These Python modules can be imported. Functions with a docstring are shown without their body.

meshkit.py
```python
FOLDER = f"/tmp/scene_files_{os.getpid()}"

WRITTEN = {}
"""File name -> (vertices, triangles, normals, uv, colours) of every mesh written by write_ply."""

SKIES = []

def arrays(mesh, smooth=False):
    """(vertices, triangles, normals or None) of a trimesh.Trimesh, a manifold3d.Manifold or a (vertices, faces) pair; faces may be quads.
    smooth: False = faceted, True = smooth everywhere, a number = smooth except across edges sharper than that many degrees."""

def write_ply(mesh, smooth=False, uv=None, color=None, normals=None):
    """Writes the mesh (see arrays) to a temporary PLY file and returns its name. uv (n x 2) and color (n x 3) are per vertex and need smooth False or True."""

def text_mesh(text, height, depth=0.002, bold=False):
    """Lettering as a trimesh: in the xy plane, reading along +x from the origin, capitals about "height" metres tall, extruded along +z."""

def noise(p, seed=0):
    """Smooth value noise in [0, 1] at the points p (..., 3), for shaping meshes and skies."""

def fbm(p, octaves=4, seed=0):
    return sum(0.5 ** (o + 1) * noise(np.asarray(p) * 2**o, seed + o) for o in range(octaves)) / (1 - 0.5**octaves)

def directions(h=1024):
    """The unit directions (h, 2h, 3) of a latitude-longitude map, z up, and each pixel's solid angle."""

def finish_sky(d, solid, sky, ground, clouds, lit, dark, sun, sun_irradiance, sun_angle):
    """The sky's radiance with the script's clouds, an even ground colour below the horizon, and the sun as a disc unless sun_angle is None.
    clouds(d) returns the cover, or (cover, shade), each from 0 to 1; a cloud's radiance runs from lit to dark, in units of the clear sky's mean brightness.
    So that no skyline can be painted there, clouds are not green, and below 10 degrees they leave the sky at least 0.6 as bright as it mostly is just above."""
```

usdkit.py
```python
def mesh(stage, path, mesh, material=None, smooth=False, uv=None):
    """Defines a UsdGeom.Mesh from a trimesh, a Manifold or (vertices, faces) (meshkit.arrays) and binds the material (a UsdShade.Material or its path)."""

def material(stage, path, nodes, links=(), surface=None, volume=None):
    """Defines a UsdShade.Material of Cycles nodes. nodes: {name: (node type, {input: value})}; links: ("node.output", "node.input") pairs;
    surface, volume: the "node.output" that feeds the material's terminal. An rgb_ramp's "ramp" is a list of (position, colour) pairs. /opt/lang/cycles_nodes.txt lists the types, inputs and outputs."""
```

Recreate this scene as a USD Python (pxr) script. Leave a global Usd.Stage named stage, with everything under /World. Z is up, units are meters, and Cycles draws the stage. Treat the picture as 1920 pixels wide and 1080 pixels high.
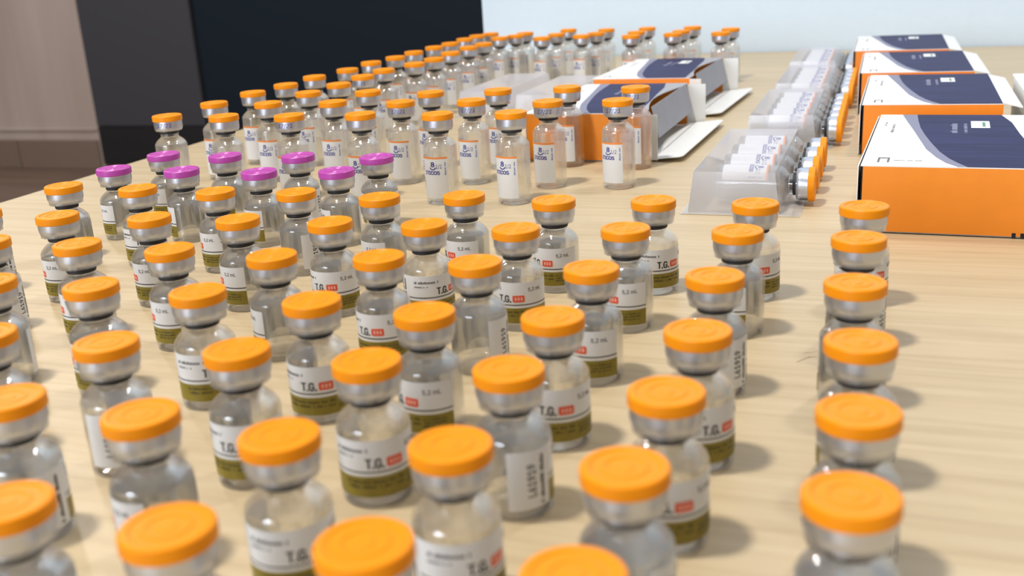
import math, random
import numpy as np, trimesh
import usdkit, meshkit
from shapely.geometry import Polygon, box as sbox
from shapely import affinity
from pxr import Usd, UsdGeom, UsdLux, UsdShade, Gf, Sdf, Vt

random.seed(7)
np.random.seed(7)
stage = Usd.Stage.CreateInMemory()
UsdGeom.SetStageUpAxis(stage, 'Z')
UsdGeom.SetStageMetersPerUnit(stage, 1.0)
world = UsdGeom.Xform.Define(stage, '/World')
stage.SetDefaultPrim(world.GetPrim())
TZ = 0.75                                   # table top above the floor

# ------------------------------------------------------------------ camera
PITCH, ROLL, CAMH, FPX = 0.308438, -0.0586849, 0.152436, 1961.4
fw = np.array([0, math.cos(PITCH), -math.sin(PITCH)])
rt = np.array([1.0, 0, 0]); up = np.cross(rt, fw)
r2 = math.cos(ROLL) * rt + math.sin(ROLL) * up
u2 = -math.sin(ROLL) * rt + math.cos(ROLL) * up
cam = UsdGeom.Camera.Define(stage, '/World/camera')
cam.AddTransformOp().Set(Gf.Matrix4d(*r2, 0, *u2, 0, *(-fw), 0, 0, 0, CAMH + TZ, 1))
cam.CreateHorizontalApertureAttr(36.0)
cam.CreateVerticalApertureAttr(20.25)
cam.CreateFocalLengthAttr(FPX / 1920 * 36)
cam.CreateFStopAttr(13.5)
cam.CreateFocusDistanceAttr(0.57)
cam.CreateClippingRangeAttr(Gf.Vec2f(0.02, 100))
cam.CreateExposureAttr(0.15)

# ------------------------------------------------------------------ light
def mat(name, nodes, links=(), surface='p.BSDF', volume=None):
    return usdkit.material(stage, '/World/Looks/' + name, nodes, links, surface=surface, volume=volume)

dome = UsdLux.DomeLight.Define(stage, '/World/room_daylight')
dome.CreateIntensityAttr(0.10)
dome.CreateColorAttr(Gf.Vec3f(1.0, 0.98, 0.95))

def area(name, pos, target, w, h, power, color, disk=False):
    cls = UsdLux.DiskLight if disk else UsdLux.RectLight
    l = cls.Define(stage, '/World/' + name)
    p = np.array(pos, float); z = p - np.array(target, float); z /= np.linalg.norm(z)
    x = np.cross([0, 1, 0.01], z); x /= np.linalg.norm(x); y = np.cross(z, x)
    l.AddTransformOp().Set(Gf.Matrix4d(*x, 0, *y, 0, *z, 0, *p, 1))
    if disk:
        l.CreateRadiusAttr(w / 2)
    else:
        l.CreateWidthAttr(w); l.CreateHeightAttr(h)
    l.CreateIntensityAttr(power); l.CreateColorAttr(Gf.Vec3f(*color))
    return l

area('ceiling_lamp', (-0.45, 0.30, TZ + 1.75), (0.0, 0.5, TZ), 0.16, 0.16, 410.0, (1.0, 0.96, 0.89), disk=True)
area('ceiling_lamp_001', (0.75, 0.95, TZ + 1.75), (0.3, 1.1, TZ), 0.18, 0.18, 105.0, (0.97, 0.98, 1.0), disk=True)
area('ceiling_lamp_002', (-1.7, 3.3, TZ + 1.75), (-1.7, 3.3, 0), 0.28, 0.28, 115.0, (1.0, 0.93, 0.88), disk=True)
area('window_daylight', (-1.9, -2.0, TZ + 0.6), (0, 0.5, TZ), 1.1, 1.5, 11.0, (0.80, 0.88, 1.0))

# ------------------------------------------------------------------ helpers
names = {}
def numbered(path):
    n = names.get(path, 0); names[path] = n + 1
    return path if n == 0 else f'{path}_{n:03d}'

def obj(name, mesh, material, parent=None, smooth=35):
    base = parent.GetPath().pathString if parent is not None else '/World'
    return usdkit.mesh(stage, numbered(f'{base}/{name}'), mesh, material, smooth=smooth).GetPrim()

def tag(o, label=None, cat=None, group=None, kind=None):
    for k, v in (('label', label), ('category', cat), ('group', group), ('kind', kind)):
        if v:
            o.SetCustomDataByKey(k, v)
    return o

def rotz(deg):
    return trimesh.transformations.rotation_matrix(math.radians(deg), [0, 0, 1])

def thing(name, label, cat, loc=(0, 0, 0), deg=0, group=None, M=None, kind=None):
    x = UsdGeom.Xform.Define(stage, numbered('/World/' + name))
    T = np.array(M) if M is not None else rotz(deg)
    T = T.copy(); T[:3, 3] = loc
    x.AddTransformOp().Set(Gf.Matrix4d(T.T.tolist()))
    return tag(x.GetPrim(), label, cat, group, kind)

def copy(root, name, label, loc, deg=0, group=None, M=None):
    x = UsdGeom.Xform.Define(stage, numbered('/World/' + name))
    p = x.GetPrim()
    p.GetReferences().AddInternalReference(root.GetPath())
    p.SetInstanceable(True)
    T = np.array(M) if M is not None else rotz(deg)
    T = T.copy(); T[:3, 3] = loc
    UsdGeom.Xformable(p).ClearXformOpOrder()
    a = p.GetAttribute('xformOp:transform')
    UsdGeom.Xformable(p).AddTransformOp(opSuffix='placed').Set(Gf.Matrix4d(T.T.tolist()))
    was = root.GetCustomData()
    return tag(p, label, was['category'], group or was.get('group'))

cat_ = trimesh.util.concatenate
def bx(x0, x1, y0, y1, z0, z1):
    m = trimesh.creation.box([x1 - x0, y1 - y0, z1 - z0])
    m.apply_translation([(x0 + x1) / 2, (y0 + y1) / 2, (z0 + z1) / 2])
    return m

def rbox(x0, x1, y0, y1, z0, z1, r=0.0008):
    """a box with all its edges chamfered by r"""
    pts = []
    for sx in (0, 1):
        for sy in (0, 1):
            for sz in (0, 1):
                p = np.array([(x0, x1)[sx], (y0, y1)[sy], (z0, z1)[sz]]); d = np.array([(r, -r)[sx], (r, -r)[sy], (r, -r)[sz]])
                for k in range(3):
                    e = d.copy(); e[k] = 0
                    pts.append(p + e)
    return trimesh.convex.convex_hull(np.array(pts))

def lathe(prof, n=40):
    """prof: (r, z) from the axis (or closed) in metres, outward normals for a profile that runs upward on the outside"""
    prof = np.array(prof, float); rings, verts, k = [], [], 0
    th = np.linspace(0, 2 * math.pi, n, endpoint=False)
    for r, z in prof:
        if r < 1e-7:
            verts.append([[0, 0, z]]); rings.append([k]); k += 1
        else:
            verts.append(np.stack([r * np.cos(th), r * np.sin(th), np.full(n, z)], 1)); rings.append(list(range(k, k + n))); k += n
    f = []
    for a, b in zip(rings[:-1], rings[1:]):
        for i in range(n):
            j = (i + 1) % n
            if len(a) == 1 and len(b) > 1: f.append([a[0], b[j], b[i]])
            elif len(b) == 1 and len(a) > 1: f.append([a[i], a[j], b[0]])
            elif len(a) > 1: f += [[a[i], a[j], b[j]], [a[i], b[j], b[i]]]
    return trimesh.Trimesh(np.vstack(verts), np.array(f), process=False)

def arc(cx, cz, r, a0, a1, n):
    return [(cx + r * math.cos(math.radians(a)), cz + r * math.sin(math.radians(a))) for a in np.linspace(a0, a1, n)]

def wrap(m, r):
    """bends a flat mesh (x along, y up, z outward) round the upright cylinder of radius r, x=0 facing -y"""
    v = np.array(m.vertices); t = v[:, 0] / r; R = r + v[:, 2]
    return trimesh.Trimesh(np.stack([R * np.sin(t), -R * np.cos(t), v[:, 1]], 1), m.faces, process=False)

def patch(r, x0, x1, z0, z1, thick=0.00008, off=0.00002):
    m = bx(x0, x1, z0, z1, off, off + thick)
    n = max(1, int((x1 - x0) / 0.0009))
    # a strip that is cut along x only, so that it bends evenly
    xs = np.linspace(x0, x1, n + 1); V, F = [], []
    for x in xs: V += [[x, z0, off], [x, z1, off], [x, z1, off + thick], [x, z0, off + thick]]
    for i in range(n):
        for k in range(4):
            a, b = 4 * i + k, 4 * i + (k + 1) % 4; c, d = a + 4, b + 4
            F += [[a, b, d], [a, d, c]]
    F += [[0, 2, 1], [0, 3, 2], [4 * n, 4 * n + 1, 4 * n + 2], [4 * n, 4 * n + 2, 4 * n + 3]]
    m = trimesh.Trimesh(np.array(V), np.array(F), process=False)
    m.fix_normals()
    return wrap(m, r)

def lettering(text, h, sx=1.0, bold=True, depth=0.00005, seg=None):
    m = meshkit.text_mesh(text, h, depth, bold)
    m.apply_scale([sx, 1, 1])
    m.apply_translation([-m.bounds[:, 0].mean(), 0, 0])
    if seg:
        v, f = trimesh.remesh.subdivide_to_size(m.vertices, m.faces, seg)
        m = trimesh.Trimesh(v, f, process=False)
    return m

def at(m, x, y, z=0.00011, rot=0):
    m = m.copy()
    if rot: m.apply_transform(rotz(rot))
    m.apply_translation([x, y, z])
    return m

def scrawl(x0, x1, y, h, rnd, z=0.00011):
    """a run of print too small to read: short strokes with gaps, one per letter"""
    out, x = [], x0
    while x < x1:
        w = h * rnd.uniform(0.45, 0.75)
        if rnd.random() > 0.14:
            out.append(bx(x, min(x + w * 0.8, x1), y, y + h * rnd.choice((0.75, 0.75, 1.0)), z, z + 0.00004))
        x += w
    return cat_(out)

# ------------------------------------------------------------------ materials
def plain(name, col, rough=0.5, **kw):
    return mat(name, {'p': ('principled_bsdf', {'base_color': col, 'roughness': rough, **kw})})

def paper(name, col, rough=0.6, amount=0.06):
    dark = tuple(c * (1 - amount) for c in col)
    return mat(name, {'t': ('texture_coordinate', {}), 'n': ('noise_texture', {'scale': 90.0, 'detail': 3.0}),
                      'r': ('rgb_ramp', {'ramp': [(0.3, dark), (0.7, col)]}),
                      'p': ('principled_bsdf', {'roughness': rough})},
               [('t.object', 'n.vector'), ('n.fac', 'r.fac'), ('r.color', 'p.base_color')])

orange = mat('orange_plastic', {'t': ('texture_coordinate', {}), 'n': ('noise_texture', {'scale': 900.0, 'detail': 2.0}), 'b': ('bump', {'strength': 0.12, 'distance': 0.0002}),
                                'p': ('principled_bsdf', {'base_color': (0.86, 0.278, 0.003), 'roughness': 0.42, 'specular_ior_level': 0.22})},
             [('t.object', 'n.vector'), ('n.fac', 'b.height'), ('b.normal', 'p.normal')])
violet = plain('violet_plastic', (0.47, 0.06, 0.38), 0.35)
alu = mat('brushed_aluminium', {'t': ('texture_coordinate', {}), 'm': ('mapping', {'scale': (1, 1, 40)}), 'n': ('noise_texture', {'scale': 250.0, 'detail': 2.0}),
                                'r': ('map_range', {'from_min': 0.2, 'from_max': 0.8, 'to_min': 0.32, 'to_max': 0.42}),
                                'p': ('principled_bsdf', {'base_color': (0.58, 0.60, 0.67), 'metallic': 1.0})},
          [('t.object', 'm.vector'), ('m.vector', 'n.vector'), ('n.fac', 'r.value'), ('r.result', 'p.roughness')])
rubber = plain('grey_rubber', (0.012, 0.012, 0.014), 0.6)
glass = mat('vial_glass', {'g': ('glass_bsdf', {'color': (0.99, 0.99, 0.985), 'IOR': 1.47, 'roughness': 0.0}), 't': ('transparent_bsdf', {'color': (0.985, 0.985, 0.98)}),
                           'r': ('glossy_bsdf', {'color': (1, 1, 1), 'roughness': 0.07}), 'x': ('mix_closure', {'fac': 0.12}), 'm': ('mix_closure', {'fac': 0.58})},
            [('t.BSDF', 'x.closure1'), ('r.BSDF', 'x.closure2'), ('g.BSDF', 'm.closure1'), ('x.closure', 'm.closure2')], surface='m.closure')
label_white = mat('label_paper', {'d': ('diffuse_bsdf', {'color': (0.90, 0.90, 0.90)}), 'l': ('translucent_bsdf', {'color': (0.90, 0.89, 0.87)}), 'm': ('mix_closure', {'fac': 0.26}),
                                  'g': ('glossy_bsdf', {'color': (1, 1, 1), 'roughness': 0.35}), 'f': ('fresnel', {'IOR': 1.35}), 'x': ('mix_closure', {})},
                  [('d.BSDF', 'm.closure1'), ('l.BSDF', 'm.closure2'), ('f.fac', 'x.fac'), ('m.closure', 'x.closure1'), ('g.BSDF', 'x.closure2')], surface='x.closure')
olive = mat('olive_print', {'t': ('texture_coordinate', {}), 'n': ('noise_texture', {'scale': 260.0, 'detail': 2.0}),
                            'r': ('rgb_ramp', {'ramp': [(0.3, (0.19, 0.145, 0.008)), (0.7, (0.25, 0.195, 0.014))]}), 'p': ('principled_bsdf', {'roughness': 0.38})},
            [('t.object', 'n.vector'), ('n.fac', 'r.fac'), ('r.color', 'p.base_color')])
ink = plain('black_ink', (0.015, 0.013, 0.014), 0.5)
grey_ink = plain('grey_ink', (0.13, 0.125, 0.13), 0.5)
red_ink = plain('red_badge_ink', (0.72, 0.085, 0.035), 0.45)
pink_ink = plain('pale_red_ink', (0.85, 0.42, 0.34), 0.5)
olive_ink = plain('dark_olive_ink', (0.07, 0.055, 0.008), 0.5)
blue_ink = plain('blue_ink', (0.025, 0.03, 0.26), 0.5)
pale_blue_ink = plain('pale_blue_ink', (0.20, 0.24, 0.46), 0.5)
stripe_ink = plain('orange_stripe_ink', (0.80, 0.24, 0.035), 0.5)
card_white = paper('white_carton', (0.84, 0.84, 0.82), 0.38, 0.03)
card_orange = paper('orange_carton', (0.90, 0.275, 0.012), 0.42, 0.05)
card_grey = paper('grey_carton_inside', (0.36, 0.36, 0.40), 0.6, 0.08)
card_raw = paper('raw_carton', (0.70, 0.69, 0.64), 0.7, 0.06)
navy = mat('navy_print', {'t': ('texture_coordinate', {}), 'm': ('mapping', {'scale': (8, 120, 1)}), 'n': ('noise_texture', {'scale': 1.6, 'detail': 3.0}),
                          'r': ('rgb_ramp', {'ramp': [(0.35, (0.010, 0.011, 0.055)), (0.75, (0.030, 0.032, 0.125))]}), 'p': ('principled_bsdf', {'roughness': 0.45, 'specular_ior_level': 0.07})},
           [('t.object', 'm.vector'), ('m.vector', 'n.vector'), ('n.fac', 'r.fac'), ('r.color', 'p.base_color')])
swoosh_ink = plain('lavender_print', (0.20, 0.20, 0.30), 0.45)
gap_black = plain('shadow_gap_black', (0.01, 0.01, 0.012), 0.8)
green_ink = plain('green_ink', (0.10, 0.25, 0.16), 0.5)
pvc = mat('clear_tray_plastic', {'t': ('transparent_bsdf', {'color': (0.97, 0.97, 0.98)}), 'd': ('diffuse_bsdf', {'color': (0.95, 0.95, 1.0)}), 'l': ('translucent_bsdf', {'color': (0.95, 0.95, 1.0)}),
                                 'a': ('mix_closure', {'fac': 0.55}), 'b': ('mix_closure', {'fac': 0.60}), 'g': ('glossy_bsdf', {'color': (1, 1, 1), 'roughness': 0.12}), 'f': ('fresnel', {'IOR': 1.5}), 'c': ('mix_closure', {})},
          [('d.BSDF', 'a.closure1'), ('l.BSDF', 'a.closure2'), ('t.BSDF', 'b.closure1'), ('a.closure', 'b.closure2'), ('f.fac', 'c.fac'), ('b.closure', 'c.closure1'), ('g.BSDF', 'c.closure2')], surface='c.closure')
pvc_clear = mat('hazy_cover_plastic', {'t': ('transparent_bsdf', {'color': (0.98, 0.98, 0.99)}), 'd': ('diffuse_bsdf', {'color': (0.95, 0.95, 1.0)}), 'l': ('translucent_bsdf', {'color': (0.95, 0.95, 1.0)}),
                                       'a': ('mix_closure', {'fac': 0.4}), 'b': ('mix_closure', {'fac': 0.16}), 'g': ('glossy_bsdf', {'color': (1, 1, 1), 'roughness': 0.2}), 'c': ('mix_closure', {'fac': 0.03})},
                [('d.BSDF', 'a.closure1'), ('l.BSDF', 'a.closure2'), ('t.BSDF', 'b.closure1'), ('a.closure', 'b.closure2'), ('b.closure', 'c.closure1'), ('g.BSDF', 'c.closure2')], surface='c.closure')
wood_top = mat('pale_wood_laminate', {
    't': ('texture_coordinate', {}), 'm': ('mapping', {'scale': (5.0, 120.0, 1.0)}), 'n': ('noise_texture', {'scale': 1.6, 'detail': 6.0, 'roughness': 0.62, 'distortion': 0.25}),
    'm2': ('mapping', {'scale': (1.6, 14.0, 1.0)}), 'n2': ('noise_texture', {'scale': 1.5, 'detail': 3.0, 'distortion': 0.6}),
    'r': ('rgb_ramp', {'ramp': [(0.28, (0.48, 0.365, 0.215)), (0.50, (0.565, 0.445, 0.275)), (0.72, (0.61, 0.49, 0.32))]}),
    'r2': ('rgb_ramp', {'ramp': [(0.30, (0.91, 0.89, 0.86)), (0.65, (1.0, 1.0, 1.0))]}),
    'x': ('mix_color', {'blend_type': 'multiply', 'fac': 1.0}), 'p': ('principled_bsdf', {'roughness': 0.42})},
    [('t.object', 'm.vector'), ('m.vector', 'n.vector'), ('n.fac', 'r.fac'), ('t.object', 'm2.vector'), ('m2.vector', 'n2.vector'), ('n2.fac', 'r2.fac'),
     ('r.color', 'x.a'), ('r2.color', 'x.b'), ('x.result', 'p.base_color')])
wood_edge = plain('beech_edge_band', (0.50, 0.37, 0.22), 0.5)
leg_metal = plain('grey_leg_metal', (0.30, 0.30, 0.31), 0.4, metallic=0.8)
wall_white = paper('white_wall_paint', (0.66, 0.78, 0.90), 0.7, 0.02)
wall_beige = mat('beige_wall_panel', {'t': ('texture_coordinate', {}), 'm': ('mapping', {'scale': (3.0, 3.0, 0.35)}), 'n': ('noise_texture', {'scale': 2.2, 'detail': 4.0}),
                                      'r': ('rgb_ramp', {'ramp': [(0.3, (0.56, 0.45, 0.385)), (0.7, (0.68, 0.56, 0.51))]}), 'p': ('principled_bsdf', {'roughness': 0.45})},
                 [('t.object', 'm.vector'), ('m.vector', 'n.vector'), ('n.fac', 'r.fac'), ('r.color', 'p.base_color')])
skirting_mat = paper('brown_skirting_tile', (0.29, 0.205, 0.155), 0.4, 0.15)
floor_mat = mat('brown_floor', {'t': ('texture_coordinate', {}), 'm': ('mapping', {'scale': (1.0, 9.0, 1.0)}), 'n': ('noise_texture', {'scale': 1.5, 'detail': 5.0}),
                                'r': ('rgb_ramp', {'ramp': [(0.3, (0.20, 0.13, 0.095)), (0.7, (0.28, 0.19, 0.145))]}), 'p': ('principled_bsdf', {'roughness': 0.4})},
                [('t.object', 'm.vector'), ('m.vector', 'n.vector'), ('n.fac', 'r.fac'), ('r.color', 'p.base_color')])
door_grey = plain('charcoal_door_panel', (0.062, 0.062, 0.074), 0.40)
door_navy = plain('navy_black_door_panel', (0.007, 0.016, 0.027), 0.5, specular_ior_level=0.25)
door_black = plain('black_door_plinth', (0.012, 0.012, 0.015), 0.5)

# ------------------------------------------------------------------ the room
ROOM = -20.0
def F(u, v, z=0.0):                         # room frame (along the far wall, into the room's depth, up) -> world
    a = math.radians(ROOM)
    return (u * math.cos(a) - v * math.sin(a), u * math.sin(a) + v * math.cos(a), z)

def setting(name, label, parts=(), mesh=None, material=None, z=0.0):
    """a piece of the setting in the room frame"""
    t = thing(name, label, None, (0, 0, z), ROOM, kind='structure')
    for n, m, k in parts:
        obj(n, m, k, t, smooth=False)
    return t

KF = 4.182                                  # the far wall's distance in the room frame
setting('floor', 'brown floor beyond the table', [('floor_surface', bx(-8, 6, -3.5, KF + 0.2, -0.1, 0), floor_mat)])
setting('wall_far', 'beige panelled far wall beside the dark door', [('wall_panel', bx(-8, -3.625, KF, KF + 0.15, 0, 2.7), wall_beige), ('wall_panel', bx(-1.0, 6, KF, KF + 0.15, 0, 2.7), wall_beige),
                                                                     ('lintel', bx(-3.625, -1.0, KF, KF + 0.15, 2.35, 2.7), wall_beige)])
bb = setting('baseboard_far', 'brown tiled skirting with a slim rail along the far wall', [('rail', rbox(-8, -3.64, KF - 0.012, KF, 0.190, 0.204, 0.004), wall_beige)])
xs = [-8.0, -7.3, -6.51, -5.72, -4.93, -4.142, -3.64]
for a, b in zip(xs[:-1], xs[1:]):
    obj('tile', rbox(a + 0.003, b - 0.003, KF - 0.016, KF - 0.001, 0.0, 0.145, 0.003), skirting_mat, bb, smooth=False)
setting('door_1', 'tall dark double door of a charcoal and a navy black leaf', [
    ('leaf', rbox(-3.622, -2.995, KF - 0.02, KF + 0.03, 0.215, 2.345, 0.004), door_grey),
    ('leaf', rbox(-2.985, -1.005, KF - 0.005, KF + 0.035, 0.215, 2.345, 0.004), door_navy),
    ('kick_plate', rbox(-3.622, -2.995, KF - 0.018, KF + 0.03, 0.025, 0.213, 0.004), door_black),
    ('kick_plate', rbox(-2.985, -1.005, KF - 0.003, KF + 0.035, 0.025, 0.213, 0.004), door_black),
    ('threshold', bx(-3.622, -1.005, KF, KF + 0.1, 0.0, 0.022), floor_mat),
    ('door_stop', bx(-3.622, -1.005, KF + 0.05, KF + 0.15, 0.0, 2.35), gap_black)])

U0, U1, V0, V1 = -0.608, 1.15, -0.40, 1.552
setting('wall_back', 'plain cool white wall behind the far edge of the table', [('wall_panel', bx(-0.588, 5.0, V1 + 0.004, V1 + 0.15, 0, 2.7), wall_white)])

table = thing('table', 'long pale wood laminate table carrying all the vials and cartons', 'table', (0, 0, 0), ROOM)
obj('tabletop', rbox(U0, U1, V0, V1, TZ - 0.028, TZ, 0.0012), wood_top, table, smooth=False)
obj('edge_band', bx(U0 - 0.0012, U0, V0, V1, TZ - 0.027, TZ - 0.001), wood_edge, table, smooth=False)
obj('apron', cat_([bx(U0 + 0.05, U1 - 0.05, V1 - 0.09, V1 - 0.07, TZ - 0.10, TZ - 0.028), bx(U0 + 0.05, U1 - 0.05, V0 + 0.07, V0 + 0.09, TZ - 0.10, TZ - 0.028)]), leg_metal, table, smooth=False)
for x in (U0 + 0.04, U1 - 0.09):
    for y in (V0 + 0.05, V1 - 0.10):
        obj('leg', rbox(x, x + 0.05, y, y + 0.05, 0.0, TZ - 0.028, 0.003), leg_metal, table, smooth=False)

def stroke(pts, w):
    out = []
    for (x0, y0), (x1, y1) in zip(pts[:-1], pts[1:]):
        L = math.hypot(x1 - x0, y1 - y0)
        m = bx(-w * 0.3, L + w * 0.3, -w / 2, w / 2, TZ, TZ + 0.00003)
        m.apply_transform(rotz(math.degrees(math.atan2(y1 - y0, x1 - x0)))); m.apply_translation([x0, y0, 0])
        out.append(m)
    return cat_(out)
scuff = plain('brown_scuff', (0.40, 0.28, 0.16), 0.6)
scx, scy = 0.1155 * 0.9397 - 0.375 * 0.342, 0.1155 * 0.342 + 0.375 * 0.9397
obj('scuff_mark', stroke([(scx - 0.006, scy - 0.012), (scx - 0.002, scy - 0.006), (scx + 0.004, scy - 0.004)], 0.0008), scuff, table, smooth=False)
obj('scuff_mark', stroke([(scx - 0.004, scy - 0.002), (scx + 0.002, scy + 0.001), (scx + 0.008, scy + 0.001)], 0.0006), scuff, table, smooth=False)

# ------------------------------------------------------------------ vials
mm = 0.001
def P_(*pts):
    return [(r * mm, z * mm) for r, z in pts]

CAPR = 10.25
def cap_profile(z0, z1):
    R = CAPR
    return P_((0, z0 + 0.4), (R - 1.0, z0 + 0.4), (R - 0.35, z0), (R, z0 + 0.35), (R, z1 - 0.9), (R - 0.12, z1 - 0.45), (R - 0.45, z1 - 0.12), (R - 0.9, z1), (R - 2.0, z1), (R - 2.5, z1 - 0.45),
              (5.6, z1 - 0.45), (5.3, z1 - 0.15), (4.6, z1 - 0.15), (4.3, z1 - 0.45), (2.4, z1 - 0.45), (2.1, z1 - 0.2), (0, z1 - 0.15))

def seal_profile(z0, z1, bowl=False):       # crimped aluminium skirt, its lower edge turned in under the vial's lip
    R = 9.75
    if bowl:
        return P_((5.8, z0 - 0.25), (6.9, z0 - 0.2), (7.9, z0 + 0.25), (8.7, z0 + 1.0), (9.3, z0 + 2.0), (R - 0.1, z0 + 3.1), (R, z0 + 4.2), (R, z1 - 0.1), (R - 0.4, z1), (0, z1))
    return P_((6.5, z0 - 0.2), (7.6, z0 - 0.25), (8.7, z0 + 0.15), (9.35, z0 + 0.8), (R - 0.12, z0 + 1.8), (R, z0 + 2.9), (R, z1 - 0.1), (R - 0.4, z1), (0, z1))

def glass_profile(R, zs, zn, zl, neck=5.7, wall=1.0, base=1.7):
    """outer: base, wall to zs, shoulder to the neck at zn, neck up to the lip at zl; then the inside back down to the axis"""
    out = [(0, 0.55), (R * 0.55, 0.35), (R * 0.74, 0.0), (R - 1.4, 0.0), (R - 0.65, 0.22), (R - 0.18, 0.75), (R, 1.5), (R, zs - 0.001)]
    n = 9
    for i in range(1, n + 1):               # an S-shaped shoulder
        t = i / n
        a = t * t * (3 - 2 * t)
        rr = R + (neck - R) * (0.35 * t + 0.65 * a if t > 0.5 else 0.35 * t + 0.65 * a)
        zz = zs + (zn - zs) * (math.sin(t * math.pi / 2) * 0.75 + 0.25 * t)
        out.append((rr, zz))
    out += [(neck, zl - 2.6), (neck + 0.3, zl - 2.2), (9.2, zl - 2.0), (9.2, zl - 0.2), (9.0, zl), (4.0, zl)]
    inn = [(3.8, zl - 0.3), (3.8, zn + 0.3)]
    for i in range(n, -1, -1):
        t = i / n
        a = t * t * (3 - 2 * t)
        rr = (R - wall) + (3.8 - (R - wall)) * (0.35 * t + 0.65 * a)
        zz = (zs - 0.4) + (zn - zs) * (math.sin(t * math.pi / 2) * 0.75 + 0.25 * t)
        inn.append((rr, zz))
    inn += [(R - wall, base + 1.6), (R - wall - 0.5, base + 0.6), (R - wall - 1.6, base), (0, base + 0.5)]
    return P_(*(out + inn))

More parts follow.
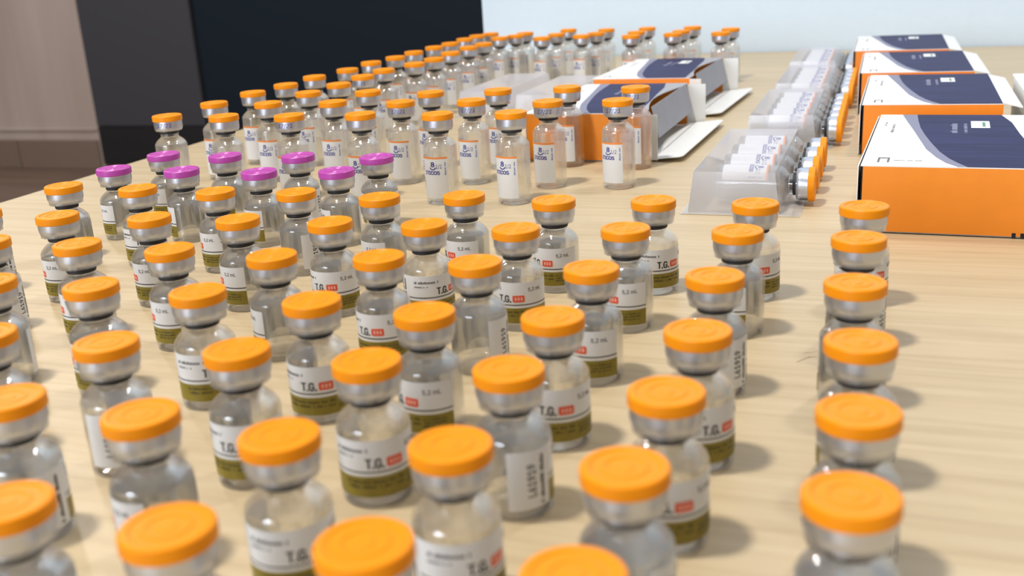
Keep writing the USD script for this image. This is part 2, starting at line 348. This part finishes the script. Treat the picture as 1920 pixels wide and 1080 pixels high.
def squat_vial(name, label, cat, loc, deg, cap_mat, group):
    """43 mm tall: orange or violet flip cap, wide label with an olive band"""
    v = thing(name, label, cat, loc, deg, group)
    obj('glass_body', lathe(glass_profile(11.0, 23.6, 29.3, 34.5), 48), glass, v, smooth=40)
    obj('stopper', lathe(P_((0, 29.6), (3.7, 29.6), (3.7, 34.4), (0, 34.4)), 24), rubber, v)
    sl = obj('crimp_seal', lathe(seal_profile(32.3, 39.4, True), 48), alu, v)
    obj('seal_gasket', lathe(P_((5.72, 30.0), (6.05, 29.95), (6.3, 30.3), (6.3, 32.4), (5.72, 32.4)), 40), rubber, v)
    obj('flip_cap', lathe(cap_profile(39.0, 43.0), 56), cap_mat, v, smooth=30)
    R = 11.0 * mm; rad = R * math.pi / 180
    lb = obj('paper_label', patch(R, -82 * rad, 108 * rad, 3.9 * mm, 21.8 * mm), label_white, v)
    rnd = random.Random(3)
    Tx = lambda m: wrap(m, R)
    obj('lot_panel', patch(R, -152 * rad, -82.5 * rad, 3.9 * mm, 21.8 * mm), label_white, v)
    obj('olive_band', patch(R, -82 * rad, 108 * rad, 3.9 * mm, 10.6 * mm, 0.00004, 0.00010), olive, lb)
    obj('rule', patch(R, -82 * rad, 108 * rad, 11.75 * mm, 12.2 * mm, 0.00004, 0.00010), ink, lb)
    tg = lettering('T.G.', 3.0 * mm, 0.70, True, seg=0.0007)
    obj('brand_lettering', Tx(cat_([at(tg, (0.3 + d) * mm, 13.2 * mm, (0.11 + 0.002 * q) * mm) for q, d in enumerate((-0.11, 0.0, 0.11))])), ink, lb)
    badge = sbox(-2.5, -1.45, 2.5, 1.45).buffer(0)
    badge = sbox(-2.0, -0.95, 2.0, 0.95).buffer(0.55, quad_segs=4)
    bm = trimesh.creation.extrude_polygon(affinity.scale(badge, mm, mm, origin=(0, 0)), 0.00005, engine='earcut')
    vv, ff = trimesh.remesh.subdivide_to_size(bm.vertices, bm.faces, 0.0009)
    obj('red_badge', Tx(at(trimesh.Trimesh(vv, ff, process=False), 6.3 * mm, 14.7 * mm)), red_ink, lb)
    obj('badge_print', Tx(cat_([bx(x * mm, (x + 0.75) * mm, 14.0 * mm, 15.4 * mm, 0.00017, 0.0002) for x in (4.7, 5.95, 7.2)])), pink_ink, lb)
    obj('small_print', Tx(cat_([scrawl(-12.5 * mm, -1.6 * mm, 18.3 * mm, 1.1 * mm, rnd), scrawl(-12.5 * mm, -6.0 * mm, 16.6 * mm, 0.6 * mm, rnd)])), grey_ink, lb)
    obj('volume_lettering', Tx(at(lettering('5,2 mL', 1.5 * mm, 0.95, True, seg=0.0009), 13.6 * mm, 17.7 * mm)), grey_ink, lb)
    obj('band_print', Tx(cat_([scrawl(-9 * mm, 9 * mm, y * mm, 0.9 * mm, rnd, 0.00015) for y in (8.5, 6.9)] + [scrawl(10 * mm, 18 * mm, y * mm, 0.6 * mm, rnd, 0.00015) for y in (8.6, 7.4, 6.2)])), olive_ink, lb)
    t = lettering('L61919', 2.5 * mm, 0.8, True, seg=0.0009)
    lot = cat_([at(t, -20.9 * mm, 12.6 * mm, rot=90)])
    lines = cat_([scrawl(-8 * mm, 8 * mm, 0, 1.3 * mm, rnd, 0.0)])
    lines = at(lines, -18.0 * mm, 12.8 * mm, 0.00011, 90)
    obj('lot_lettering', Tx(cat_([lot, lines])), ink, lb)
    return v

def tall_vial(name, label, loc, deg, marked, group):
    """58 mm tall: orange flip cap, longer glass neck, narrow white label with an orange stripe"""
    v = thing(name, label, 'vial', loc, deg, group)
    obj('glass_body', lathe(glass_profile(11.0, 37.6, 43.2, 49.6, neck=6.1, wall=0.9), 40), glass, v, smooth=40)
    obj('stopper', lathe(P_((0, 43.6), (3.7, 43.6), (3.7, 49.5), (0, 49.5)), 24), rubber, v)
    sl = obj('crimp_seal', lathe(seal_profile(47.6, 54.8), 40), alu, v)
    obj('seal_gasket', lathe(P_((6.12, 45.6), (6.4, 45.5), (6.65, 45.8), (6.65, 47.6), (6.12, 47.6)), 32), rubber, v)
    obj('flip_cap', lathe(cap_profile(54.4, 58.4), 44), orange, v, smooth=30)
    R = 11.0 * mm; rad = R * math.pi / 180
    Tx = lambda m: wrap(m, R)
    rnd = random.Random(5)
    lb = obj('paper_label', patch(R, -135 * rad, 16 * rad, 4.6 * mm, 31.5 * mm), label_white, v)
    obj('orange_stripe', patch(R, -135 * rad, 16 * rad, 30.3 * mm, 31.5 * mm, 0.00004, 0.00010), stripe_ink, lb)
    word = lettering('ITICOS', 2.3 * mm, 0.95, True, seg=0.0009)
    word.apply_translation([-word.bounds[1, 0] - 2.4 * mm, 0, 0])
    obj('product_lettering', Tx(cat_([at(word, d * mm, 20.2 * mm, (0.11 + 0.002 * q) * mm) for q, d in enumerate((-0.12, 0.12))])), blue_ink, lb)
    e8 = lettering('8', 3.0 * mm, 1.1, True, seg=0.0009)
    bowl = [at(bx(-0.45 * mm, 0.45 * mm, -0.35 * mm, 0.35 * mm, 0, 0.05 * mm), (-6.9 + 1.9 * math.sin(t)) * mm, (25.0 - 1.5 * math.cos(t)) * mm, rot=math.degrees(t)) for t in np.linspace(-1.25, 1.25, 6)]
    obj('logo_print', Tx(cat_([at(e8, (-6.9 + d) * mm, 25.3 * mm, (0.11 + 0.002 * q) * mm) for q, d in enumerate((-0.12, 0.12))] + bowl)), blue_ink, lb)
    obj('side_mark', Tx(at(lettering('1/2', 2.5 * mm, 0.75, False, seg=0.0009), -2.8 * mm, 24.2 * mm)), blue_ink, lb)
    obj('vertical_print', Tx(at(cat_([scrawl(-4.2 * mm, 4.2 * mm, 0, 1.0 * mm, rnd, 0.0)]), 1.7 * mm, 24.0 * mm, 0.00011, 90)), pale_blue_ink, lb)
    obj('small_print', Tx(cat_([scrawl(-24 * mm, -15 * mm, y * mm, 0.8 * mm, rnd) for y in (28, 26.2, 24.4, 22.6, 17, 15.2, 13.4, 11.6)])), pale_blue_ink, lb)
    if marked:
        w = lettering('17/21', 2.7 * mm, 1.0, False, seg=0.0009)
        w.vertices[:, 0] += w.vertices[:, 1] * 0.2
        obj('inked_date', wrap(at(w, -3.0 * mm, 50.6 * mm, 0.00003), 9.75 * mm), blue_ink, sl)
    return v

def patchflat(x0, x1, y0, y1):
    n = max(2, int((x1 - x0) / 0.8))
    xs = np.linspace(x0, x1, n + 1) * mm
    return cat_([bx(a, b, y0 * mm, y1 * mm, 0.00011, 0.00016) for a, b in zip(xs[:-1], xs[1:])])

SQUAT = [(-0.2492, 0.5838), (-0.201, 0.5643), (-0.1533, 0.5439), (-0.108, 0.5293), (-0.0627, 0.5058), (-0.0207, 0.4981), (0.0217, 0.4763), (0.0665, 0.4642), (0.1088, 0.4467), (0.1511, 0.4302),
         (-0.2221, 0.5069), (-0.1716, 0.4907), (-0.1257, 0.4759), (-0.0802, 0.4593), (-0.0368, 0.4445), (0.003, 0.4275), (0.0481, 0.417), (0.0912, 0.403), (0.1329, 0.3827),
         (-0.1893, 0.446), (-0.1432, 0.4274), (-0.096, 0.4075), (-0.0516, 0.3961), (-0.0135, 0.3799), (0.0291, 0.3634), (0.0705, 0.3457), (0.1138, 0.329),
         (-0.1588, 0.3794), (-0.114, 0.363), (-0.0695, 0.3446), (-0.0292, 0.3251), (0.0123, 0.3129), (0.0546, 0.2927), (0.0979, 0.2765),
         (-0.1298, 0.3134), (-0.085, 0.2998), (-0.0435, 0.284), (-0.0023, 0.2712), (0.0383, 0.2492), (0.0821, 0.2309),
         (-0.1, 0.2548), (-0.0597, 0.2364), (-0.0168, 0.2257), (0.0227, 0.2092), (0.0673, 0.1913),
         (-0.075, 0.1947), (-0.0325, 0.1836), (0.0082, 0.1681)]
# the yaw of the lettering T.G. as the camera sees it (degrees, positive to its right)
YAW = [-120, -15, -110, 150, -105, -80, -55, 20, -10, 10, -110, -105, -110, -45, 30, -35, -65, -90, 175, -110, -110, -145, -50, 170, -60, 160, 178, -120, 0, -25, -70, -17, 20, -172, 90, -38, -5, 140, -10, 165, -125, 2, 22, 178, 170, -150, 10, 150]
ROWS = [10, 9, 8, 7, 6, 5, 3]
EDGE = [(-0.2686, 0.5247), (-0.2362, 0.4616), (-0.2039, 0.3936), (-0.1758, 0.3293), (-0.1425, 0.2714), (-0.1153, 0.2096)]   # the outer column, half out of the frame
PURPLE = [(-0.2369, 0.6303), (-0.2194, 0.6725), (-0.1907, 0.6127), (-0.1751, 0.654), (-0.1406, 0.5925), (-0.1263, 0.638), (-0.0946, 0.5816), (-0.076, 0.6179)]
PYAW = [-130, -120, -150, -100, -115, 175, -140, -165]
TALL = [(-0.2357, 0.7434), (-0.2176, 0.8031), (-0.1912, 0.7251), (-0.2006, 0.8602), (-0.1725, 0.783), (-0.1823, 0.905), (-0.1429, 0.7079), (-0.1666, 0.9588), (-0.1518, 0.8368), (-0.1222, 0.7681), (-0.1344, 0.8854), (-0.1432, 1.0071), (-0.0934, 0.6951), (-0.1025, 0.82), (-0.1206, 0.9383), (-0.1274, 1.0665), (-0.1065, 0.9836), (-0.1068, 1.1093), (-0.071, 0.7451), (-0.0813, 1.0274), (-0.0913, 1.1601), (-0.0523, 0.7908), (-0.0414, 0.6742), (-0.0719, 1.2101), (-0.0643, 1.0672), (-0.0554, 1.2518), (-0.05, 1.1255), (-0.0397, 1.3065), (-0.0249, 1.3491), (-0.0082, 1.3736), (-0.0324, 1.1818), (-0.0162, 1.2186), (0.0026, 1.295), (0.0227, 1.3148), (0.0354, 1.3466), (0.0521, 1.2555), (0.0717, 1.2972), (0.0905, 1.3587), (0.0983, 1.251), (0.1179, 1.2769), (0.135, 1.3245), (0.1506, 1.2082), (0.1633, 1.2566), (0.1833, 1.3093), (0.1968, 1.2015), (0.2118, 1.2331), (0.2335, 1.2807), (0.2456, 1.1774), (0.2663, 1.222), (-0.0205, 0.731), (-0.0019, 0.7812), (0.0056, 0.6612), (0.0311, 0.7031), (0.0488, 0.7729), (0.0762, 0.6885), (0.0958, 0.7494)]

def facing(x, y, yaw):                      # turns a label so that its x=0 stands yaw degrees from the sight line
    return yaw - math.degrees(math.atan2(x, y))

ORD = ['first', 'second', 'third', 'fourth', 'fifth', 'sixth', 'seventh', 'eighth', 'ninth', 'tenth', 'eleventh', 'twelfth', 'thirteenth', 'fourteenth', 'fifteenth']
def side_seen(yaw):
    y = (yaw + 180) % 360 - 180
    if abs(y) <= 55: return 'T.G. lettering turned to the camera'
    if -115 <= y < -55: return 'red badge side turned to the camera'
    if 55 < y <= 180 or y < -160: return 'lot strip or bare glass showing' if y > 120 or y < -160 else 'lot number strip showing'
    return 'label end showing'

ROWNAME = ['the row beside the purple caps', 'the second row behind the camera edge']
proto_squat = None
k = 0
for ri, n in enumerate(ROWS):
    row = len(ROWS) - 1 - ri                # 0 = the row nearest the camera
    for c in range(n):
        x, y = SQUAT[k]
        lab = f'squat vial, {ORD[n - 1 - c]} from right in {ORD[row]} row from camera, {side_seen(YAW[k])}'
        lab = lab.replace('turned to the camera', 'facing out')
        loc, deg = (x, y, TZ), facing(x, y, YAW[k])
        if proto_squat is None:
            proto_squat = squat_vial('vaccine_vial', lab, 'vial', loc, deg, orange, 'squat orange-capped vials in the near rows')
        else:
            copy(proto_squat, 'vaccine_vial', lab, loc, deg)
        k += 1
for i, (x, y) in enumerate(EDGE):
    copy(proto_squat, 'vaccine_vial', f'orange-capped squat vial cut by the left picture edge, {ORD[len(EDGE) - 1 - i]} of these from the bottom', (x, y, TZ), facing(x, y, (150, 170, -150, 165, 140, -160)[i]))
proto_purple = None
for i, (x, y) in enumerate(PURPLE):
    front = i % 2 == 0
    lab = f'purple-capped squat vial, {ORD[i // 2]} from the left in the {"nearer" if front else "farther"} purple row'
    if proto_purple is None:
        proto_purple = squat_vial('purple_capped_vial', lab, 'vial', (x, y, TZ), facing(x, y, PYAW[i]), violet, 'purple-capped vials')
    else:
        copy(proto_purple, 'purple_capped_vial', lab, (x, y, TZ), facing(x, y, PYAW[i]))

MARKED = {0, 6, 14, 18, 49, 52, 54, 55}
uv = [(x * 0.9397 - y * 0.342, x * 0.342 + y * 0.9397) for x, y in TALL]
col = [int(round((u + 0.482) / 0.0525)) for u, v in uv]
proto_tall = {}
for i, (x, y) in enumerate(TALL):
    same = sorted((uv[j][1], j) for j in range(len(TALL)) if col[j] == col[i] and (col[i] < 2 or (uv[j][1] > 1) == (uv[i][1] > 1)))
    rank = [j for _, j in same].index(i)
    where = 'column from the table\'s left edge' if col[i] < 2 or uv[i][1] < 1 else 'far-cluster column by the white wall'
    base = 0 if col[i] < 2 or uv[i][1] < 1 else 2
    m = i in MARKED
    lab = f'tall vial, {ORD[rank]} back in the {ORD[col[i] - base]} {where}' + (', inked seal' if m else '')
    grp = 'tall orange-capped vials with white labels'
    loc, deg = (x, y, TZ), facing(x, y, random.uniform(-7, 7) + 1)
    if m not in proto_tall:
        proto_tall[m] = tall_vial('tall_vial', lab, loc, deg, m, grp)
    else:
        copy(proto_tall[m], 'tall_vial', lab, loc, deg, grp)

# ------------------------------------------------------------------ clear trays of lying vials
TW, TD, TH = 0.053, 0.154, 0.0245            # width of the cavity part, depth, height
def tray(label, loc, deg, slots, first=[None]):
    if first[0] is not None and slots == first[0][1]:
        return copy(first[0][0], 'vial_tray', label, loc, deg)
    t = thing('vial_tray', label, 'tray', loc, deg, 'clear plastic vial trays')
    th, sl = 0.0005, 0.003                  # sheet thickness, slope of the walls
    def ring(o, i, z0, z1):
        """a closed band between two rectangles (x0, x1, y0, y1) at z0 and z1"""
        V = []
        for (x0, x1, y0, y1), z in ((o, z0), (i, z1)):
            V += [[x0, y0, z], [x1, y0, z], [x1, y1, z], [x0, y1, z]]
        Fc = []
        for a in range(4):
            b = (a + 1) % 4
            Fc += [[a, b, 4 + b], [a, 4 + b, 4 + a]]
        return trimesh.Trimesh(np.array(V, float), np.array(Fc), process=False)
    o0 = (0, TW, 0, TD); o1 = (sl, TW - sl, sl, TD - sl); i1 = (sl + 0.004, TW - sl - 0.004, sl + 0.004, TD - sl - 0.004); i0 = (0.012, TW - 0.009, 0.012, TD - 0.012)
    obj('tray_wall', ring(o0, o1, 0.0006, TH), pvc, t, smooth=False)
    obj('cover_sheet', bx(o1[0], o1[1], o1[2], o1[3], TH, TH + 0.0003), pvc_clear, t, smooth=False)
    fl = (-0.004, TW + 0.012, -0.004, TD + 0.004)
    obj('base_flange', ring(fl, o0, 0.0004, 0.0006), pvc, t, smooth=False)
    for s0, s1 in zip(slots[:-1], slots[1:]):
        c = (s0 + s1) / 2
        if s1 - s0 < 0.05:
            obj('divider', trimesh.creation.extrude_polygon(Polygon([(c - 0.003, 0.001), (c - 0.0012, 0.010), (c + 0.0012, 0.010), (c + 0.003, 0.001)]), TW - 0.02, engine='earcut').apply_transform(
                np.array([[0, 0, 1, 0.010], [1, 0, 0, 0], [0, 1, 0, 0], [0, 0, 0, 1.0]])), pvc, t, smooth=False)
    first[0] = (t, slots)
    return t

def lying(i, tray_i, loc, deg, s, count):
    """a tall vial on its side, cap towards +u of the tray, label up"""
    a = math.radians(deg)
    M = np.eye(4)
    spin = trimesh.transformations.rotation_matrix(math.radians(58), [0, 0, 1])
    lay = trimesh.transformations.rotation_matrix(math.radians(90), [0, 1, 0])
    M = rotz(deg) @ lay @ trimesh.transformations.rotation_matrix(math.radians(-30 + random.uniform(-8, 8)), [0, 0, 1])
    x, y = 0.0125, s
    p = (loc[0] + x * math.cos(a) - y * math.sin(a), loc[1] + x * math.sin(a) + y * math.cos(a), TZ + 0.0122)
    lab = f'orange-capped vial lying in the {ORD[tray_i]} clear tray from the front, {ORD[i]} of {count} back'
    copy(proto_tall[False], 'lying_vial', lab, p, 0, 'vials lying in the clear trays', M)

S5 = [0.014, 0.045, 0.076, 0.107, 0.138]
S4 = [0.030, 0.064, 0.098, 0.131]
TRAYS = [((0.107, 0.605, TZ), -20.5, S4), ((0.186, 0.800, TZ), -20, S5), ((0.252, 0.976, TZ), -20, S5), ((0.312, 1.150, TZ), -20, S5)]
for ti, (loc, deg, slots) in enumerate(TRAYS):
    tray(f'clear plastic tray holding lying vials, {ORD[ti]} of four from the front, beside the cartons', loc, deg, slots)
    for i, s in enumerate(slots):
        lying(i, ti, loc, deg, s, len(slots))
tray('empty clear plastic tray against the opened cartons, among the tall vials', (0.9397 * -0.332 + 0.342 * 0.945, 0.342 * 0.332 + 0.9397 * 0.945, TZ), -20, S5)
tray('empty clear plastic tray by the second column of tall vials', (0.9397 * -0.402 + 0.342 * 0.975, 0.342 * 0.402 + 0.9397 * 0.975, TZ), -20, S5)

# ------------------------------------------------------------------ cartons
BW, BD, BH, BT = 0.092, 0.170, 0.0365, 0.0006
def flat(poly, z0, z1):
    gs = getattr(poly, 'geoms', [poly])
    return cat_([trimesh.creation.extrude_polygon(g, z1 - z0, engine='earcut').apply_translation([0, 0, z0]) for g in gs if g.area > 1e-9])

ARC = [(47.5, 0), (41.5, 10), (36.5, 25), (31, 48), (26.5, 80), (22, 112), (17.5, 142), (13.5, 170)]
BAND = [(52, 0), (47.5, 10), (43, 22), (38, 41), (32.5, 72), (29, 95), (26, 119), (24, 145), (22.6, 170)]
RARC = [(88, 0), (84, 60), (80.5, 100), (78, 140), (73, 170)]
def pol(pts):
    return Polygon([(x * mm, y * mm) for x, y in pts])

def carton(label, loc, deg, opened=False, right_white=False, slots=False, short=False):
    c = thing('opened_carton' if opened else 'carton', label, 'box', loc, deg, 'opened cartons among the vials' if opened else 'closed cartons in a row')
    top = pol([(0, 0), (92, 0), (92, 170), (0, 170)])
    right = RARC if (opened or right_white) else [(91.6, 0), (91.6, 170)]
    blue = pol(BAND + right[::-1])
    band = pol(ARC + BAND[::-1])
    z = BH
    if opened:
        notch = pol([(95, 20)] + [(92 - 9 * math.sin(math.pi * t), 20 + 130 * t) for t in np.linspace(0, 1, 15)] + [(95, 150)])
        top = top.difference(notch); blue = blue.difference(notch)
    obj('top_panel', flat(top, z - BT, z), card_white, c, smooth=False)
    obj('base_panel', bx(0.001, BW - 0.001, 0.0015, BD - 0.0015, 0.0003, 0.0003 + BT), card_raw, c, smooth=False)
    fr = [bx(0.0012, BW, 0, BT, 0.0012, z - BT)]
    fp = obj('front_panel', cat_(fr), card_orange, c, smooth=False)
    if slots:
        obj('tab_slot', bx(0.0748, 0.0766, -0.0002, 0.0002, 0.0007, 0.0030), gap_black, fp, smooth=False)
        obj('tab_slot', bx(0.0788, 0.0806, -0.0002, 0.0002, 0.0007, 0.0030), gap_black, fp, smooth=False)
    obj('back_panel', bx(0, BW, BD - BT, BD, 0.0006, z - BT), card_orange, c, smooth=False)
    if not opened:
        # left closure: the end flap stands a little off the carton, leaving a dark gap
        obj('end_flap', bx(-0.0016, -0.0016 + BT, 0.001, BD - 0.001, 0.0008, z - 0.0008), card_white, c, smooth=False)
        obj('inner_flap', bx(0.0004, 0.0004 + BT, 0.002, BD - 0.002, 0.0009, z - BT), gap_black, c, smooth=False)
        obj('end_flap', bx(BW - 0.0006, BW, 0.001, BD - 0.001, 0.0008, z - 0.0008), card_white, c, smooth=False)
        if not slots:                       # the far cartons' other end stands open with a white flap held out
            m = bx(0, 0.013, 0.004, BD - 0.004, -BT, 0)
            m.apply_transform(trimesh.transformations.rotation_matrix(math.radians(14), [0, 1, 0]))
            m.apply_translation([BW, 0, z])
            obj('lid_flap', m, card_white, c, smooth=False)
    else:
        obj('end_panel', bx(0, BT, 0.001, BD - 0.001, 0.0008, z - BT), card_white, c, smooth=False)
        m = bx(0, 0.024, 0.030, BD - 0.006, -BT, 0)
        m.apply_transform(trimesh.transformations.rotation_matrix(math.radians(76), [0, 1, 0])); m.apply_translation([BW, 0, z])
        obj('end_flap', m, card_grey, c, smooth=False)
        m = bx(0, 0.011, 0, BT, 0.002, z - 0.001)
        m.apply_transform(rotz(-8)); m.apply_translation([BW, 0, 0])
        obj('dust_flap', m, card_white, c, smooth=False)
        m = bx(0, 0.016, 0, BT, 0.002, z - 0.001)
        m.apply_transform(rotz(6)); m.apply_translation([BW, BD - 0.001, 0])
        obj('dust_flap', m, card_white, c, smooth=False)
        lowf = pol([(0, 2), (27, 2), (29, 5), (33, 162), (30, 168), (0, 168)])
        m = flat(lowf, 0, BT)
        m.apply_transform(trimesh.transformations.rotation_matrix(math.radians(-6), [0, 1, 0])); m.apply_translation([BW, 0, 0.001])
        obj('bottom_flap', m, card_white, c, smooth=False)
    e = 0.00004
    pr = obj('navy_print', flat(blue, z, z + e), navy, c, smooth=False)
    obj('swoosh_print', flat(band, z, z + e), swoosh_ink, pr, smooth=False)
    if opened:
        obj('grey_print', flat(top.difference(pol([(0, 0)] + [(x, y) for x, y in RARC] + [(0, 170)])), z, z + e), card_grey, pr, smooth=False)
    rnd = random.Random(11)
    logo = affinity.translate(pol([(-11, -7), (11, -7), (11, 7), (-11, 7)]).buffer(0.001), 0.058, 0.147)
    obj('logo_panel', flat(affinity.translate(pol([(-4.5, -12), (4.5, -12), (4.5, 12), (-4.5, 12)]).buffer(0.0008), 0.060, 0.132), z + e, z + 2 * e), card_white, pr, smooth=False)
    obj('logo_mark', flat(pol([(61.2, 124), (62.8, 124), (62.8, 140), (61.2, 140)]), z + 2 * e, z + 3 * e), green_ink, pr, smooth=False)
    lines = cat_([at(scrawl(-17 * mm, 17 * mm, 0, h * mm, rnd, 0), x * mm, 118 * mm, z + e, 90) for x, h in ((47, 4.0), (52.5, 2.2))])
    obj('title_print', lines, swoosh_ink, pr, smooth=False)
    obj('side_print', at(scrawl(-16 * mm, 16 * mm, 0, 1.6 * mm, rnd, 0), 11 * mm, 118 * mm, z, 90), grey_ink, pr, smooth=False)
    obj('corner_print', at(scrawl(-6 * mm, 6 * mm, 0, 1.5 * mm, rnd, 0), 6 * mm, 132 * mm, z, 90), grey_ink, pr, smooth=False)
    mk = pol([(7.5, 9), (8.6, 9), (8.6, 19.5), (12.4, 19.5), (12.4, 9), (13.5, 9), (13.5, 22), (7.5, 22)])
    obj('corner_mark', flat(mk, z, z + e), grey_ink, pr, smooth=False)
    obj('line_print', scrawl(16 * mm, 30 * mm, 14 * mm, 1.6 * mm, rnd, z), grey_ink, pr, smooth=False)
    return c

carton('navy, white and orange carton at the front of the row, nearest the camera, largest', (0.187, 0.541, TZ), -23, slots=True, right_white=True)
carton('closed navy, white and orange carton second in the row from the front', (0.257, 0.746, TZ), -21)
carton('closed navy, white and orange carton third in the row from the front', (0.316, 0.925, TZ), -20)
carton('closed navy, white and orange carton last in the row, by the white wall', (0.371, 1.108, TZ), -20)
carton('opened carton with grey end flap, just behind the nearer tall vials', (0.017, 0.799, TZ), -21, opened=True)
carton('opened carton with grey end flap, in front of the far vials', (0.087, 0.996, TZ), -22, opened=True)

pb = thing('white_box', 'plain white open box at the right edge beside the second carton', 'box', (0.352, 0.690, TZ), -21)
w, d, h = 0.11, 0.155, 0.038
obj('base_panel', rbox(0, w, 0, d, 0.0003, 0.0015, 0.0003), card_white, pb, smooth=False)
for m in (rbox(0, w, 0, 0.0012, 0.0015, h, 0.0003), rbox(0, w, d - 0.0012, d, 0.0015, h, 0.0003), rbox(0, 0.0012, 0.0012, d - 0.0012, 0.0015, h, 0.0003), rbox(w - 0.0012, w, 0.0012, d - 0.0012, 0.0015, h, 0.0003)):
    obj('side_panel', m, card_white, pb, smooth=False)
obj('lid', rbox(-0.001, w + 0.001, -0.001, d + 0.001, h + 0.0001, h + 0.002, 0.0004), card_white, pb, smooth=False)
